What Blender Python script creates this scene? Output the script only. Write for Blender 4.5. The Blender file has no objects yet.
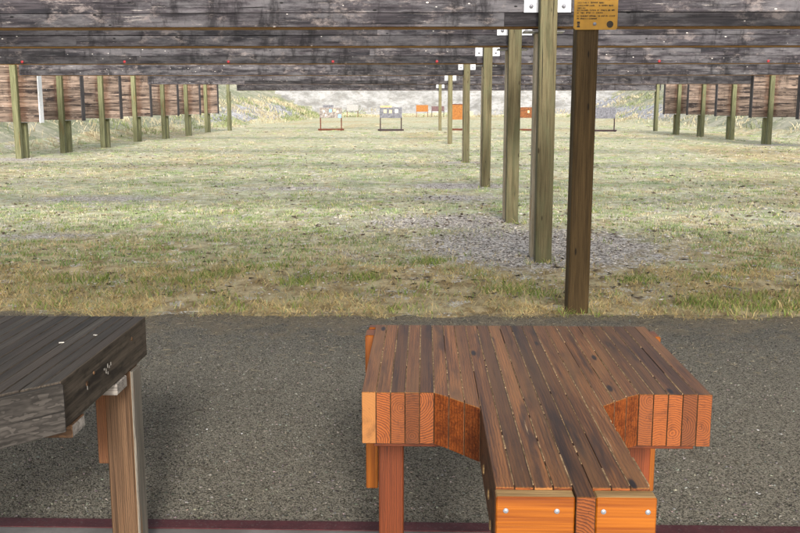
import bpy, math, random
import numpy as np
from mathutils import Vector, Matrix
random.seed(7); rng = np.random.default_rng(7)
S = bpy.context.scene; C = S.collection
HC = 1.58

# ------------------------------------------------------------------ helpers
class MB:
    """collects boards, prisms and tubes, links them as ONE mesh object; every board keeps its own
    local coordinates (grain along local x) and a random seed for the wood materials"""
    def __init__(s): s.v=[]; s.f=[]; s.m=[]; s.loc=[]; s.rnd=[]
    def _add(s, vs, fs, ms, loc, rnd, mat=None):
        b=len(s.v)
        if mat is not None: vs=[mat@Vector(p) for p in vs]
        s.v+=[tuple(p) for p in vs]; s.f+=[tuple(b+i for i in f) for f in fs]; s.m+=ms
        s.loc+=loc; s.rnd+=[rnd]*len(vs)
    def board(s, c, size, g=0, bev=.003, side=0, end=None, top=None, mat=None, warp=None, rnd=None):
        """box of centre c and size, grain along axis g; end faces / top face may have their own material slot"""
        h=[x/2 for x in size]; bev=min(bev, min(h)*.45)
        if end is None: end=side
        vid={}; vs=[]
        for sx in (-1,1):
            for sy in (-1,1):
                for sz in (-1,1):
                    sg=(sx,sy,sz)
                    for a in range(3):
                        vid[(sg,a)]=len(vs)
                        vs.append([sg[k]*(h[k] if k==a else h[k]-bev) for k in range(3)])
        def slot(a,sgn):
            if a==g: return end
            if a==2 and sgn>0 and top is not None: return top
            return side
        fs=[]; ms=[]
        def put(ids, n, sl):
            p=[Vector(vs[i]) for i in ids]
            nn=(p[1]-p[0]).cross(p[2]-p[0])
            if nn.dot(n)<0: ids=ids[::-1]
            fs.append(ids); ms.append(sl)
        for a in range(3):
            o=[k for k in range(3) if k!=a]
            for sgn in (-1,1):
                ids=[]
                for (p,q) in ((-1,-1),(1,-1),(1,1),(-1,1)):
                    sg=[0,0,0]; sg[a]=sgn; sg[o[0]]=p; sg[o[1]]=q
                    ids.append(vid[(tuple(sg),a)])
                n=Vector((0,0,0)); n[a]=sgn; put(ids,n,slot(a,sgn))
        for e in range(3):                       # edges along axis e
            a,b=[k for k in range(3) if k!=e]
            for p in (-1,1):
                for q in (-1,1):
                    s0=[0,0,0]; s0[a]=p; s0[b]=q; s1=list(s0); s0[e]=-1; s1[e]=1
                    ids=[vid[(tuple(s0),a)],vid[(tuple(s1),a)],vid[(tuple(s1),b)],vid[(tuple(s0),b)]]
                    n=Vector((0,0,0)); n[a]=p; n[b]=q
                    put(ids,n,slot(a if a!=g else b, p if a!=g else q))
        for sx in (-1,1):
            for sy in (-1,1):
                for sz in (-1,1):
                    sg=(sx,sy,sz); put([vid[(sg,0)],vid[(sg,1)],vid[(sg,2)]],Vector(sg),side)
        o=[k for k in range(3) if k!=g]
        loc=[(p[g],p[o[0]],p[o[1]]) for p in vs]
        if warp: vs=[warp(p) for p in vs]
        vs=[(p[0]+c[0],p[1]+c[1],p[2]+c[2]) for p in vs]
        s._add(vs,fs,ms,loc,rnd or (random.random(),random.random(),random.random()),mat)
    def disc(s, c, r, axis, th, side=0, n=12, dome=0.0, mat=None):
        """short cylinder / domed bolt head, axis = outward direction"""
        ax=Vector(axis).normalized(); u=ax.orthogonal().normalized(); w=ax.cross(u)
        vs=[];fs=[]
        for lev,(rr,hh) in enumerate(((r,0),(r,th*.6),(r*.72,th))):
            for k in range(n):
                t=2*math.pi*k/n
                vs.append(Vector(c)+u*rr*math.cos(t)+w*rr*math.sin(t)+ax*hh)
        vs.append(Vector(c)+ax*(th+dome))
        for l in range(2):
            for k in range(n):
                fs.append((l*n+k,l*n+(k+1)%n,(l+1)*n+(k+1)%n,(l+1)*n+k))
        for k in range(n): fs.append((2*n+k,2*n+(k+1)%n,3*n))
        s._add(vs,fs,[side]*len(fs),[tuple(p-Vector(c)) for p in vs],(random.random(),)*3,mat)
    def prism(s, pts, y0, y1, side=0):
        """outline in x,z extruded from y0 to y1"""
        n=len(pts); vs=[(p[0],y0,p[1]) for p in pts]+[(p[0],y1,p[1]) for p in pts]
        fs=[tuple(range(n)),tuple(range(2*n-1,n-1,-1))]+[(i,i+n,(i+1)%n+n,(i+1)%n) for i in range(n)]
        s._add(vs,fs,[side]*len(fs),[tuple(p) for p in vs],(random.random(),)*3)
    def build(s, name, mats, parent=None):
        me=bpy.data.meshes.new(name)
        me.from_pydata(s.v,[],s.f)
        if not isinstance(mats,(list,tuple)): mats=[mats]
        for m in mats: me.materials.append(m)
        me.polygons.foreach_set('material_index',s.m)
        for nm,dat in (('loc',s.loc),('rnd',s.rnd)):
            a=me.attributes.new(nm,'FLOAT_VECTOR','POINT'); a.data.foreach_set('vector',np.array(dat,dtype=np.float32).ravel())
        me.update()
        o=bpy.data.objects.new(name,me); C.objects.link(o)
        if parent: o.parent=parent
        return o
def tag(o,label=None,cat=None,group=None,kind=None):
    if label: o['label']=label
    if cat: o['category']=cat
    if group: o['group']=group
    if kind: o['kind']=kind
    return o
def thing(name,label,cat,loc=(0,0,0),rz=0,group=None):
    o=bpy.data.objects.new(name,None); o.empty_display_size=.2; C.objects.link(o)
    o.location=loc; o.rotation_euler=(0,0,rz)
    return tag(o,label,cat,group)

# ------------------------------------------------------------------ materials
class NT:
    def __init__(s,name):
        s.mat=bpy.data.materials.new(name); s.mat.use_nodes=True
        s.t=s.mat.node_tree; s.b=s.t.nodes['Principled BSDF']; s.out=s.t.nodes['Material Output']
    def n(s,ty,ins=None,**kw):
        nd=s.t.nodes.new(ty)
        for k,v in kw.items(): setattr(nd,k,v)
        for k,v in (ins or {}).items(): s.set(nd.inputs[k],v)
        return nd
    def set(s,sock,v):
        if isinstance(v,bpy.types.NodeSocket): s.t.links.new(v,sock)
        else:
            if isinstance(v,(tuple,list)) and len(v)==3 and sock.type=='RGBA': v=(*v,1)
            sock.default_value=v
    def attr(s,name,out='Vector'): return s.n('ShaderNodeAttribute',attribute_name=name).outputs[out]
    def math(s,op,a,b=0.0,clamp=False):
        nd=s.n('ShaderNodeMath',operation=op,use_clamp=clamp); s.set(nd.inputs[0],a); s.set(nd.inputs[1],b); return nd.outputs[0]
    def vm(s,op,a,b=None,scale=None):
        nd=s.n('ShaderNodeVectorMath',operation=op); s.set(nd.inputs[0],a)
        if b is not None: s.set(nd.inputs[1],b)
        if scale is not None: s.set(nd.inputs['Scale'],scale)
        return nd.outputs['Value'] if op in('LENGTH','DISTANCE','DOT_PRODUCT') else nd.outputs['Vector']
    def noise(s,vec,scale,detail=4,rough=.55,dist=0.0,out='Fac'):
        nd=s.n('ShaderNodeTexNoise'); s.set(nd.inputs['Vector'],vec)
        nd.inputs['Scale'].default_value=scale; nd.inputs['Detail'].default_value=detail
        nd.inputs['Roughness'].default_value=rough; nd.inputs['Distortion'].default_value=dist
        return nd.outputs[out]
    def voro(s,vec,scale,out='Distance',feature='F1',rand=1.0):
        nd=s.n('ShaderNodeTexVoronoi',feature=feature); s.set(nd.inputs['Vector'],vec); nd.inputs['Scale'].default_value=scale
        nd.inputs['Randomness'].default_value=rand
        return nd.outputs[out]
    def mix(s,f,a,b,blend='MIX'):
        nd=s.n('ShaderNodeMix',data_type='RGBA',blend_type=blend); s.set(nd.inputs[0],f); s.set(nd.inputs[6],a); s.set(nd.inputs[7],b); return nd.outputs[2]
    def step(s,x,lo,hi):
        nd=s.n('ShaderNodeMapRange',interpolation_type='SMOOTHSTEP'); s.set(nd.inputs[0],x)
        nd.inputs[1].default_value=lo; nd.inputs[2].default_value=hi; return nd.outputs[0]
    def sep(s,v):
        nd=s.n('ShaderNodeSeparateXYZ'); s.set(nd.inputs[0],v); return nd.outputs
    def comb(s,x,y,z):
        nd=s.n('ShaderNodeCombineXYZ'); s.set(nd.inputs[0],x); s.set(nd.inputs[1],y); s.set(nd.inputs[2],z); return nd.outputs[0]
    def finish(s,col,rough=.8,height=None,bump=.3,dist=.01,spec=.3):
        s.set(s.b.inputs['Base Color'],col); s.set(s.b.inputs['Roughness'],rough); s.b.inputs['Specular IOR Level'].default_value=spec
        if height is not None:
            bn=s.n('ShaderNodeBump'); s.set(bn.inputs['Height'],height); bn.inputs['Strength'].default_value=bump; bn.inputs['Distance'].default_value=dist
            s.t.links.new(bn.outputs[0],s.b.inputs['Normal'])
        return s.mat
def plain(name,col,rough=.6,metal=0.0,spec=.4,var=.12,scale=30):
    t=NT(name); p=t.n('ShaderNodeTexCoord').outputs['Object']
    n=t.noise(p,scale,4)
    c=t.mix(t.step(n,.3,.7),tuple(x*(1-var) for x in col),tuple(min(1,x*(1+var)) for x in col))
    t.b.inputs['Metallic'].default_value=metal
    return t.finish(c,rough,n,.1,.002,spec)
def wood(name,dark,light,along=1.4,across=26,rough=.8,fleck=None,fleck_t=.63,stain=None,stain_t=.56,crack=.5,
         boardvar=.35,drip=None,rust=None,finek=6,lines=True,knot=None,bump=.35,spec=.25,blotch=None):
    t=NT(name); loc=t.attr('loc'); rnd=t.attr('rnd')
    v=t.vm('ADD',loc,t.vm('SCALE',rnd,scale=37.0))
    st=t.vm('MULTIPLY',v,(along,across,across))
    a=t.noise(st,1.0,5,.6,.4)
    fine=t.noise(t.vm('MULTIPLY',v,(along*3,across*finek,across*finek)),1.0,3,.6)
    f=t.math('ADD',t.math('MULTIPLY',a,.55),t.math('MULTIPLY',fine,.45))
    col=t.mix(t.step(f,.33,.66),dark,light)
    if lines:   # growth rings cut lengthwise: thin darker lines following the grain
        w=t.n('ShaderNodeTexWave',wave_type='BANDS',bands_direction='Y',wave_profile='SAW')
        t.set(w.inputs['Vector'],t.vm('MULTIPLY',v,(.35,1,1))); w.inputs['Scale'].default_value=46; w.inputs['Distortion'].default_value=5; w.inputs['Detail'].default_value=2
        w.inputs['Detail Scale'].default_value=1.3
        col=t.mix(t.math('MULTIPLY',t.step(w.outputs['Fac'],.55,.98),.6),col,tuple(x*.45 for x in dark))
    if stain:
        sn=t.noise(t.vm('MULTIPLY',v,(along*.9,across*.28,across*.28)),1.0,4,.65,.3)
        col=t.mix(t.step(sn,stain_t,stain_t+.1),col,stain)
    if blotch:  # weathering in large soft clouds along the board
        bn=t.noise(t.vm('MULTIPLY',v,(1.3,6,6)),1.0,8,.74)
        col=t.mix(t.step(bn,.42,.62),col,t.mix(.6,col,blotch))
    if fleck:
        fn=t.noise(t.vm('MULTIPLY',v,(along*4,across*2.8,across*2.8)),1.0,8,.78,.3)
        fm=t.math('MULTIPLY',t.step(fn,fleck_t,fleck_t+.06),t.step(t.noise(v,.9,3),.42,.6))
        col=t.mix(fm,col,fleck)
    if knot:
        kd=t.voro(t.vm('MULTIPLY',v,(3.2,13,13)),1.0)
        col=t.mix(t.step(kd,.13,.06),col,knot)
    if drip:    # rain streaks and scorched clouds that run across the boards, and shot scars
        ob=t.n('ShaderNodeTexCoord').outputs['Object']
        dn=t.noise(t.vm('MULTIPLY',ob,(3.4,1,1.0)),1.0,8,.76)
        col=t.mix(t.math('MULTIPLY',t.step(dn,.505,.64),.72),col,tuple(x*.55 for x in dark))
        ln=t.noise(t.vm('MULTIPLY',t.vm('ADD',ob,(17,3,9)),(2.2,1,4.5)),1.0,9,.8)
        col=t.mix(t.math('MULTIPLY',t.step(ln,.53,.66),.62),col,drip)
        vd=t.voro(t.vm('MULTIPLY',ob,(4.5,1,9)),1.0); col=t.mix(t.step(vd,.075,.05),col,(.42,.39,.36))
        vd2=t.voro(t.vm('MULTIPLY',t.vm('ADD',ob,(5,0,3)),(3.5,1,8)),1.0); col=t.mix(t.step(vd2,.09,.06),col,(.004,.004,.004))
    if rust:   # rust running down from the bolts beside the post
        oz=t.sep(t.n('ShaderNodeTexCoord').outputs['Object']); ax=t.math('ABSOLUTE',t.math('SUBTRACT',oz[0],.02))
        rn=t.noise(t.vm('MULTIPLY',v,(3,14,14)),1.0,5,.7)
        col=t.mix(t.math('MULTIPLY',t.step(t.math('ADD',ax,t.math('MULTIPLY',t.math('SUBTRACT',rn,.5),.5)),.34,.12),.6),col,rust)
    rv=t.sep(rnd)
    br=t.math('ADD',1-boardvar,t.math('MULTIPLY',rv[0],2*boardvar))
    col=t.mix(1.0,col,t.comb(br,br,br),'MULTIPLY')
    ck=t.noise(t.vm('MULTIPLY',v,(along*1.2,across*2.6,across*2.6)),1.0,3,.5,.5)
    cm=t.math('MULTIPLY',t.step(ck,.34,.28),crack)
    col=t.mix(cm,col,tuple(x*.2 for x in dark))
    h=t.math('SUBTRACT',f,t.math('MULTIPLY',cm,.8))
    return t.finish(col,rough,h,bump,.006,spec)
def endgrain(name,light,dark,pitch=.0052,rough=.6,boardvar=.3,tint=None,spec=.3):
    """sawn ends: growth rings about a pith that sits at a different place for each board"""
    t=NT(name); loc=t.attr('loc'); rnd=t.attr('rnd'); r=t.sep(rnd); p=t.sep(loc)
    y=t.math('ADD',p[1],t.math('MULTIPLY',t.math('SUBTRACT',r[1],.5),.075))
    z=t.math('ADD',p[2],t.math('MULTIPLY',t.math('SUBTRACT',r[2],.5),.20))
    d=t.vm('LENGTH',t.comb(0.0,y,z))
    d=t.math('ADD',d,t.math('MULTIPLY',t.noise(t.vm('ADD',loc,t.vm('SCALE',rnd,scale=9.0)),26,5),.016))
    ph=t.math('FRACT',t.math('DIVIDE',d,pitch))
    rg=t.math('MULTIPLY',t.step(ph,.35,.95),t.step(ph,1.0,.96))
    col=t.mix(t.math('MULTIPLY',rg,t.math('ADD',.42,t.math('MULTIPLY',r[1],.5))),light,dark)
    n=t.noise(t.vm('ADD',loc,rnd),55,4)
    col=t.mix(t.math('MULTIPLY',t.step(n,.52,.75),.35),col,tuple(x*.55 for x in dark))
    if tint: col=t.mix(t.math('MULTIPLY',t.step(r[0],.84,.93),.75),col,tint)
    ck=t.noise(t.vm('MULTIPLY',t.vm('ADD',loc,rnd),(1,160,30)),1.0,4,.6); col=t.mix(t.math('MULTIPLY',t.step(ck,.36,.28),.7),col,tuple(x*.3 for x in dark))
    gr=t.noise(t.vm('ADD',loc,t.vm('SCALE',rnd,scale=5.0)),17,6,.7); col=t.mix(t.math('MULTIPLY',t.step(gr,.5,.7),.45),col,tuple(x*.7 for x in dark))
    br=t.math('ADD',1-boardvar,t.math('MULTIPLY',t.math('FRACT',t.math('MULTIPLY',r[0],7.3)),2*boardvar))
    col=t.mix(1.0,col,t.comb(br,br,br),'MULTIPLY')
    return t.finish(col,rough,rg,.15,.001,spec)

M={}
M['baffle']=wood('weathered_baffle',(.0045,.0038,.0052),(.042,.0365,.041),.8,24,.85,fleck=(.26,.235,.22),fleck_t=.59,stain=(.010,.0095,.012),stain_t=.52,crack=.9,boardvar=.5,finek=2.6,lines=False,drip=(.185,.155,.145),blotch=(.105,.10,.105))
M['panel']=wood('weathered_panel',(.040,.028,.022),(.25,.185,.145),.8,20,.85,fleck=(.5,.45,.42),fleck_t=.60,stain=(.022,.016,.015),stain_t=.52,crack=.8,boardvar=.35,finek=2.2,lines=False,drip=(.32,.24,.195),rust=(.085,.040,.020))
M['panel_end']=wood('panel_end_dark',(.02,.018,.02),(.09,.08,.08),3,20,.9,boardvar=.2,lines=False)
M['white_paint']=plain('white_paint',(.75,.75,.77),.6)
M['soffit']=wood('soffit_brown',(.22,.105,.03),(.40,.21,.065),1,18,.8,boardvar=.2,lines=False)
M['post']=wood('treated_post',(.060,.048,.022),(.185,.155,.083),1.1,22,.8,stain=(.07,.06,.028),stain_t=.56,crack=.95,boardvar=.12,knot=(.03,.022,.01),blotch=(.10,.105,.055))
M['post_green']=wood('green_treated_post',(.075,.077,.034),(.21,.21,.115),1.1,22,.8,stain=(.13,.10,.045),stain_t=.57,crack=.9,boardvar=.15,knot=(.06,.045,.02))
M['post_dark']=wood('brown_post',(.036,.022,.008),(.105,.068,.027),1.0,22,.8,stain=(.04,.022,.008),stain_t=.58,crack=.5,boardvar=.05,knot=(.012,.008,.004))
M['post_pale']=wood('pale_rear_post',(.22,.17,.10),(.48,.42,.31),1.1,22,.8,stain=(.40,.20,.05),stain_t=.6,crack=.4,boardvar=.12)
M['post_end']=endgrain('post_end',(.2,.18,.1),(.1,.09,.04))
M['steel']=plain('galvanised_steel',(.34,.35,.37),.5,.25,.5,.08,40)
M['bolt']=plain('bolt_grey',(.16,.16,.18),.5,.4,.5)
M['top']=wood('oiled_bench_top',(.036,.012,.0036),(.225,.090,.026),1.1,26,.40,fleck=(.30,.20,.11),fleck_t=.61,stain=(.034,.015,.007),stain_t=.55,crack=.5,boardvar=.55,knot=(.010,.004,.002),spec=.22,bump=.3,blotch=(.17,.080,.026))
M['bside']=wood('oiled_bench_side',(.04,.016,.006),(.12,.055,.022),1.1,30,.6,boardvar=.25,knot=(.010,.004,.002),spec=.3)
M['cut']=endgrain('sawn_orange_end',(.165,.043,.006),(.034,.0060,.0010),.0062,.55,.40,tint=(.24,.105,.028))
M['gusset_cut']=wood('sawn_orange_slope',(.055,.012,.0025),(.16,.040,.007),5,34,.55,stain=(.12,.035,.008),stain_t=.57,crack=.5,boardvar=.3)
M['orange']=wood('fresh_orange_cedar',(.12,.025,.0012),(.285,.085,.0045),.8,24,.4,crack=.25,lines=False,boardvar=.15,knot=(.09,.02,.003),spec=.35,bump=.12)
M['orange_leg']=wood('red_cedar_leg',(.070,.014,.0025),(.14,.030,.006),.9,26,.5,stain=(.17,.035,.008),crack=.3,boardvar=.12,spec=.3,bump=.15)
M['pale_strip']=wood('pale_cap_edge',(.14,.085,.035),(.42,.27,.12),2.5,60,.7,boardvar=.15,lines=False,crack=.7)
M['filler']=plain('dust_in_joints',(.24,.165,.095),.9,0,.1,.5,60)
M['dtop']=wood('blackened_bench_top',(.016,.014,.012),(.075,.066,.056),1.1,32,.7,fleck=(.12,.11,.10),fleck_t=.68,crack=.7,boardvar=.3,spec=.3,bump=.25,blotch=(.055,.042,.034))
M['dside']=wood('blackened_bench_side',(.024,.019,.014),(.095,.075,.057),1.3,26,.75,fleck=(.24,.2,.16),fleck_t=.66,stain=(.018,.014,.011),stain_t=.56,crack=.6,boardvar=.15)
M['dgrey']=wood('greyed_batten',(.10,.09,.08),(.34,.31,.28),2,26,.8,boardvar=.15,lines=False)
M['leg']=wood('worn_leg',(.040,.020,.009),(.125,.070,.036),1.0,26,.65,stain=(.12,.048,.017),stain_t=.58,crack=.45,boardvar=.1,spec=.25)
M['leg_grey']=wood('greyed_leg_edge',(.07,.062,.052),(.20,.18,.15),1,30,.8,stain=(.22,.11,.04),stain_t=.6,crack=.5,boardvar=.1)
M['board_dark']=wood('dark_upright',(.05,.02,.009),(.12,.052,.022),1,26,.7)
M['screw']=plain('zinc_screw',(.20,.21,.235),.45,.3,.5,.05)
M['ink']=plain('sign_ink',(.03,.022,.012),.7)
M['sign']=plain('sign_yellow',(.36,.185,.008),.5,0,.4,.10,14)
M['red']=plain('red_marker',(.20,.006,.010),.6)
M['stand_brown']=plain('rusty_stand',(.10,.032,.018),.85,0,.2,.3)
M['stand_dark']=plain('dark_stand',(.035,.022,.024),.8,0,.2,.3)
def boardmat(name,a,b,c=None,t0=.6,sc=9):
    t=NT(name); p=t.n('ShaderNodeTexCoord').outputs['Object']
    n=t.noise(p,sc,4,.6); col=t.mix(t.step(n,.35,.65),a,b)
    if c: col=t.mix(t.step(t.noise(p,sc*1.9,3),t0,t0+.05),col,c)
    return t.finish(col,.8)
M['tb_grey']=boardmat('speckled_grey_board',(.12,.105,.095),(.26,.23,.21),(.38,.34,.31))
M['tb_slate']=boardmat('slate_board',(.085,.085,.098),(.16,.16,.18))
M['tb_pale']=boardmat('pale_board',(.22,.215,.21),(.30,.295,.285))
M['tb_orange']=boardmat('orange_board',(.21,.080,.018),(.29,.12,.03),(.13,.04,.01),.62)
M['tb_brown']=boardmat('brown_board',(.11,.035,.010),(.22,.08,.022),(.06,.03,.02),.55,14)
M['tb_maroon']=boardmat('maroon_board',(.07,.04,.045),(.14,.085,.085))
M['tan']=boardmat('tan_cardboard',(.48,.33,.12),(.56,.42,.2))
M['paper_tan']=plain('buff_paper',(.6,.45,.24),.8)
M['paper_white']=plain('white_paper',(.52,.50,.46),.8)
M['paper_blue']=plain('blue_paper',(.20,.40,.62),.8)
M['fleck']=plain('flaked_paint',(.15,.14,.125),.8)
M['ceil']=plain('roof_boards',(.22,.2,.17),.9)

# ground materials
def ground_mat():
    t=NT('dry_grass_ground'); p=t.n('ShaderNodeTexCoord').outputs['Object']; z=t.sep(t.attr('zone'))   # rubble, green, straw
    fl=t.vm('MULTIPLY',p,(1,.6,1))
    n1=t.noise(fl,1.1,8,.78); n2=t.noise(fl,5,7,.75); n3=t.noise(p,46,4,.7); n5=t.noise(t.vm('ADD',fl,(31,7,0)),1.4,8,.78)
    straw=t.mix(t.step(n2,.36,.64),(.24,.165,.075),(.64,.51,.29))
    pale=t.mix(t.step(n2,.36,.64),(.29,.275,.165),(.64,.62,.44))
    green=t.mix(t.step(n3,.34,.66),(.11,.155,.06),(.36,.42,.235))
    yel=t.math('MAXIMUM',z[2],t.math('MULTIPLY',t.step(n5,.50,.60),.75))
    col=t.mix(yel,pale,straw)
    gm=t.math('MULTIPLY',t.math('MULTIPLY',t.step(t.math('ADD',t.math('MULTIPLY',n1,.65),t.math('MULTIPLY',n2,.35)),.48,.555),.9),z[1])
    col=t.mix(gm,col,green)
    # bare chip patches
    chips=t.voro(t.vm('ADD',p,t.vm('SCALE',t.noise(p,25,3,out='Color'),scale=.03)),48,'Color'); cs=t.sep(chips)
    ch=t.mix(t.step(cs[0],.15,.85),(.13,.104,.082),(.66,.60,.525))
    n6=t.noise(t.vm('ADD',fl,(3,57,0)),1.5,8,.80)
    patch=t.math('MAXIMUM',t.step(t.math('ADD',z[0],t.math('MULTIPLY',t.math('SUBTRACT',n2,.5),1.3)),.32,.66),t.math('MULTIPLY',t.step(n6,.55,.62),t.math('SUBTRACT',1.0,t.math('MULTIPLY',z[2],.45))))
    col=t.mix(patch,col,ch)
    # dark twigs and soil showing in small flecks
    tw=t.noise(t.vm('MULTIPLY',p,(4,11,1)),1.0,7,.78,.4)
    col=t.mix(t.math('MULTIPLY',t.step(tw,.60,.66),t.math('MULTIPLY',t.step(n6,.46,.58),.8)),col,(.085,.062,.045))
    lt=t.voro(p,9,'Color'); ls=t.sep(lt)
    col=t.mix(t.math('MULTIPLY',t.step(ls[1],.93,.95),t.step(n3,.48,.58)),col,(.70,.68,.64))
    k=t.math('ADD',.16,t.math('MULTIPLY',t.noise(fl,3.2,11,.92),1.68)); col=t.mix(1.0,col,t.comb(k,k,k),'MULTIPLY')
    return t.finish(col,.95,t.math('ADD',n2,t.math('MULTIPLY',n3,.6)),.6,.03,.1)
def bank_mat():
    t=NT('grassy_bank'); p=t.n('ShaderNodeTexCoord').outputs['Object']; z=t.sep(t.attr('zone'))
    n1=t.noise(p,.55,6,.65); n2=t.noise(p,2.6,6,.7)
    col=t.mix(t.step(n1,.38,.62),(.34,.325,.245),(.20,.215,.135))
    col=t.mix(t.math('MULTIPLY',t.step(n2,.52,.62),.6),col,(.55,.49,.36))
    col=t.mix(t.math('MULTIPLY',t.step(n2,.42,.34),.55),col,(.16,.16,.085))
    cs=t.sep(t.voro(p,4.5,'Color')); rock=t.mix(cs[0],(.15,.147,.15),(.52,.505,.50))
    rm=t.step(t.math('ADD',z[0],t.math('MULTIPLY',t.math('SUBTRACT',n2,.5),1.1)),.4,.62)
    col=t.mix(rm,col,rock)
    return t.finish(col,.95,n2,.7,.15,.1)
def sand_mat():
    t=NT('pale_sand'); p=t.n('ShaderNodeTexCoord').outputs['Object']
    n1=t.noise(p,.5,8,.78); n2=t.noise(p,2.2,6,.75)
    col=t.mix(t.step(n1,.38,.64),(.35,.345,.33),(.18,.175,.16))
    col=t.mix(t.math('MULTIPLY',t.step(n2,.54,.64),.7),col,(.17,.15,.12))
    z=t.sep(p)[2]
    gr=t.math('MULTIPLY',t.step(t.math('ADD',z,t.math('MULTIPLY',n2,1.2)),1.0,.5),.75)
    col=t.mix(gr,col,(.32,.29,.15))
    return t.finish(col,.95,n2,.5,.1,.1)
def gravel_mat():
    t=NT('grey_gravel'); p=t.n('ShaderNodeTexCoord').outputs['Object']
    w=t.vm('ADD',p,t.vm('SCALE',t.noise(p,50,2,out='Color'),scale=.008))
    cs=t.sep(t.voro(w,190,'Color')); d=t.voro(w,190); c2=t.sep(t.voro(w,80,'Color'))
    col=t.mix(t.step(cs[0],.0,1.0),(.036,.032,.024),(.255,.232,.185))
    col=t.mix(t.math('MULTIPLY',t.step(c2[1],.84,.9),.4),col,(.22,.205,.17))
    n=t.noise(p,.9,5,.6); nb=t.noise(p,4.5,4,.65)
    k=t.math('ADD',.62,t.math('ADD',t.math('MULTIPLY',n,.42),t.math('MULTIPLY',nb,.34)))
    col=t.mix(1.0,col,t.comb(k,k,k),'MULTIPLY')
    col=t.mix(t.math('MULTIPLY',t.step(nb,.56,.7),.35),col,(.065,.048,.032))
    dirt=t.step(t.math('ADD',t.sep(p)[1],t.math('MULTIPLY',t.math('SUBTRACT',nb,.5),2.2)),6.25,6.95)
    col=t.mix(t.math('MULTIPLY',dirt,.75),col,t.mix(t.step(cs[1],.2,.8),(.13,.10,.065),(.30,.245,.165)))
    h=t.math('ADD',t.math('SUBTRACT',1.0,d),t.math('MULTIPLY',cs[2],.6))
    return t.finish(col,.9,h,.55,.006,.15)
def concrete_mat():
    t=NT('concrete'); p=t.n('ShaderNodeTexCoord').outputs['Object']
    n=t.noise(p,5,6,.65); f=t.noise(p,160,3)
    col=t.mix(t.step(n,.3,.7),(.105,.10,.095),(.175,.17,.165)); col=t.mix(t.math('MULTIPLY',t.step(f,.6,.7),.4),col,(.06,.06,.06))
    return t.finish(col,.85,f,.2,.003,.2)
def redline_mat():
    t=NT('worn_red_paint'); p=t.n('ShaderNodeTexCoord').outputs['Object']
    n=t.noise(p,14,6,.7); f=t.noise(p,120,3)
    col=t.mix(t.step(n,.35,.7),(.045,.0095,.012),(.075,.019,.022)); col=t.mix(t.math('MULTIPLY',t.step(f,.58,.66),.6),col,(.09,.07,.07))
    return t.finish(col,.7,f,.15,.003,.25)
def vcol(name,rough=.9,trans=0.0):
    t=NT(name); c=t.attr('col','Color')
    t.b.inputs['Specular IOR Level'].default_value=.15
    return t.finish(c,rough,spec=.15)

# ------------------------------------------------------------------ terrain
def vnoise(x,y,seed=0):
    xi=np.floor(x).astype(np.int64); yi=np.floor(y).astype(np.int64); xf=x-xi; yf=y-yi
    def h(a,b):
        n=(a*374761393+b*668265263+seed*1442695041)&0x7fffffff
        n=((n^(n>>13))*1274126177)&0x7fffffff
        return ((n^(n>>16))&0xffff)/65535.0
    u=xf*xf*(3-2*xf); w=yf*yf*(3-2*yf)
    return (h(xi,yi)*(1-u)+h(xi+1,yi)*u)*(1-w)+(h(xi,yi+1)*(1-u)+h(xi+1,yi+1)*u)*w
def fbm(x,y,seed=0,o=4):
    r=0;a=.5;t=0
    for k in range(o): r=r+a*vnoise(x*2**k,y*2**k,seed+k*17); t+=a; a*=.5
    return r/t
def sm(x,a,b):
    t=np.clip((x-a)/(b-a),0,1); return t*t*(3-2*t)
EDGE=6.93
def edge_at(X):
    X=np.asarray(X,float); o=X*0
    return EDGE+(fbm(X*1.3,o+3.3,5)-.5)*.42+(fbm(X*7,o,9)-.5)*.22
def height(X,Y):
    X=np.asarray(X,float);Y=np.asarray(Y,float)
    edge=edge_at(X)
    z=-.055+.055*sm(Y,edge-.12,edge+.16)
    z=z+(fbm(X*.9,Y*.9,21)-.5)*.05*sm(Y,7.2,9)
    lx=-13.3+(fbm(Y*.06,Y*0,31)-.5)*1.5+sm(Y,50,100)*1.6
    rx=16.8+(fbm(Y*.06,Y*0,33)-.5)*1.5
    ey=113+(fbm(X*.08,X*0,35)-.5)*3
    bl=np.clip((lx-X)*.42,0,5.5); brr=np.clip((X-rx)*.42,0,5.5); be=np.clip((Y-ey)*.55,0,6.5)
    bank=np.maximum(np.maximum(bl,brr),be)
    bank=bank*(1+.25*(fbm(X*.35,Y*.35,41)-.5))+sm(bank,0,.8)*(fbm(X*.8,Y*.8,43)-.5)*.35
    return z+np.maximum(bank,0)
def ellip(X,Y,cx,cy,rx,ry): return np.clip(1.25-np.sqrt(((X-cx)/rx)**2+((Y-cy)/ry)**2),0,1)
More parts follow.
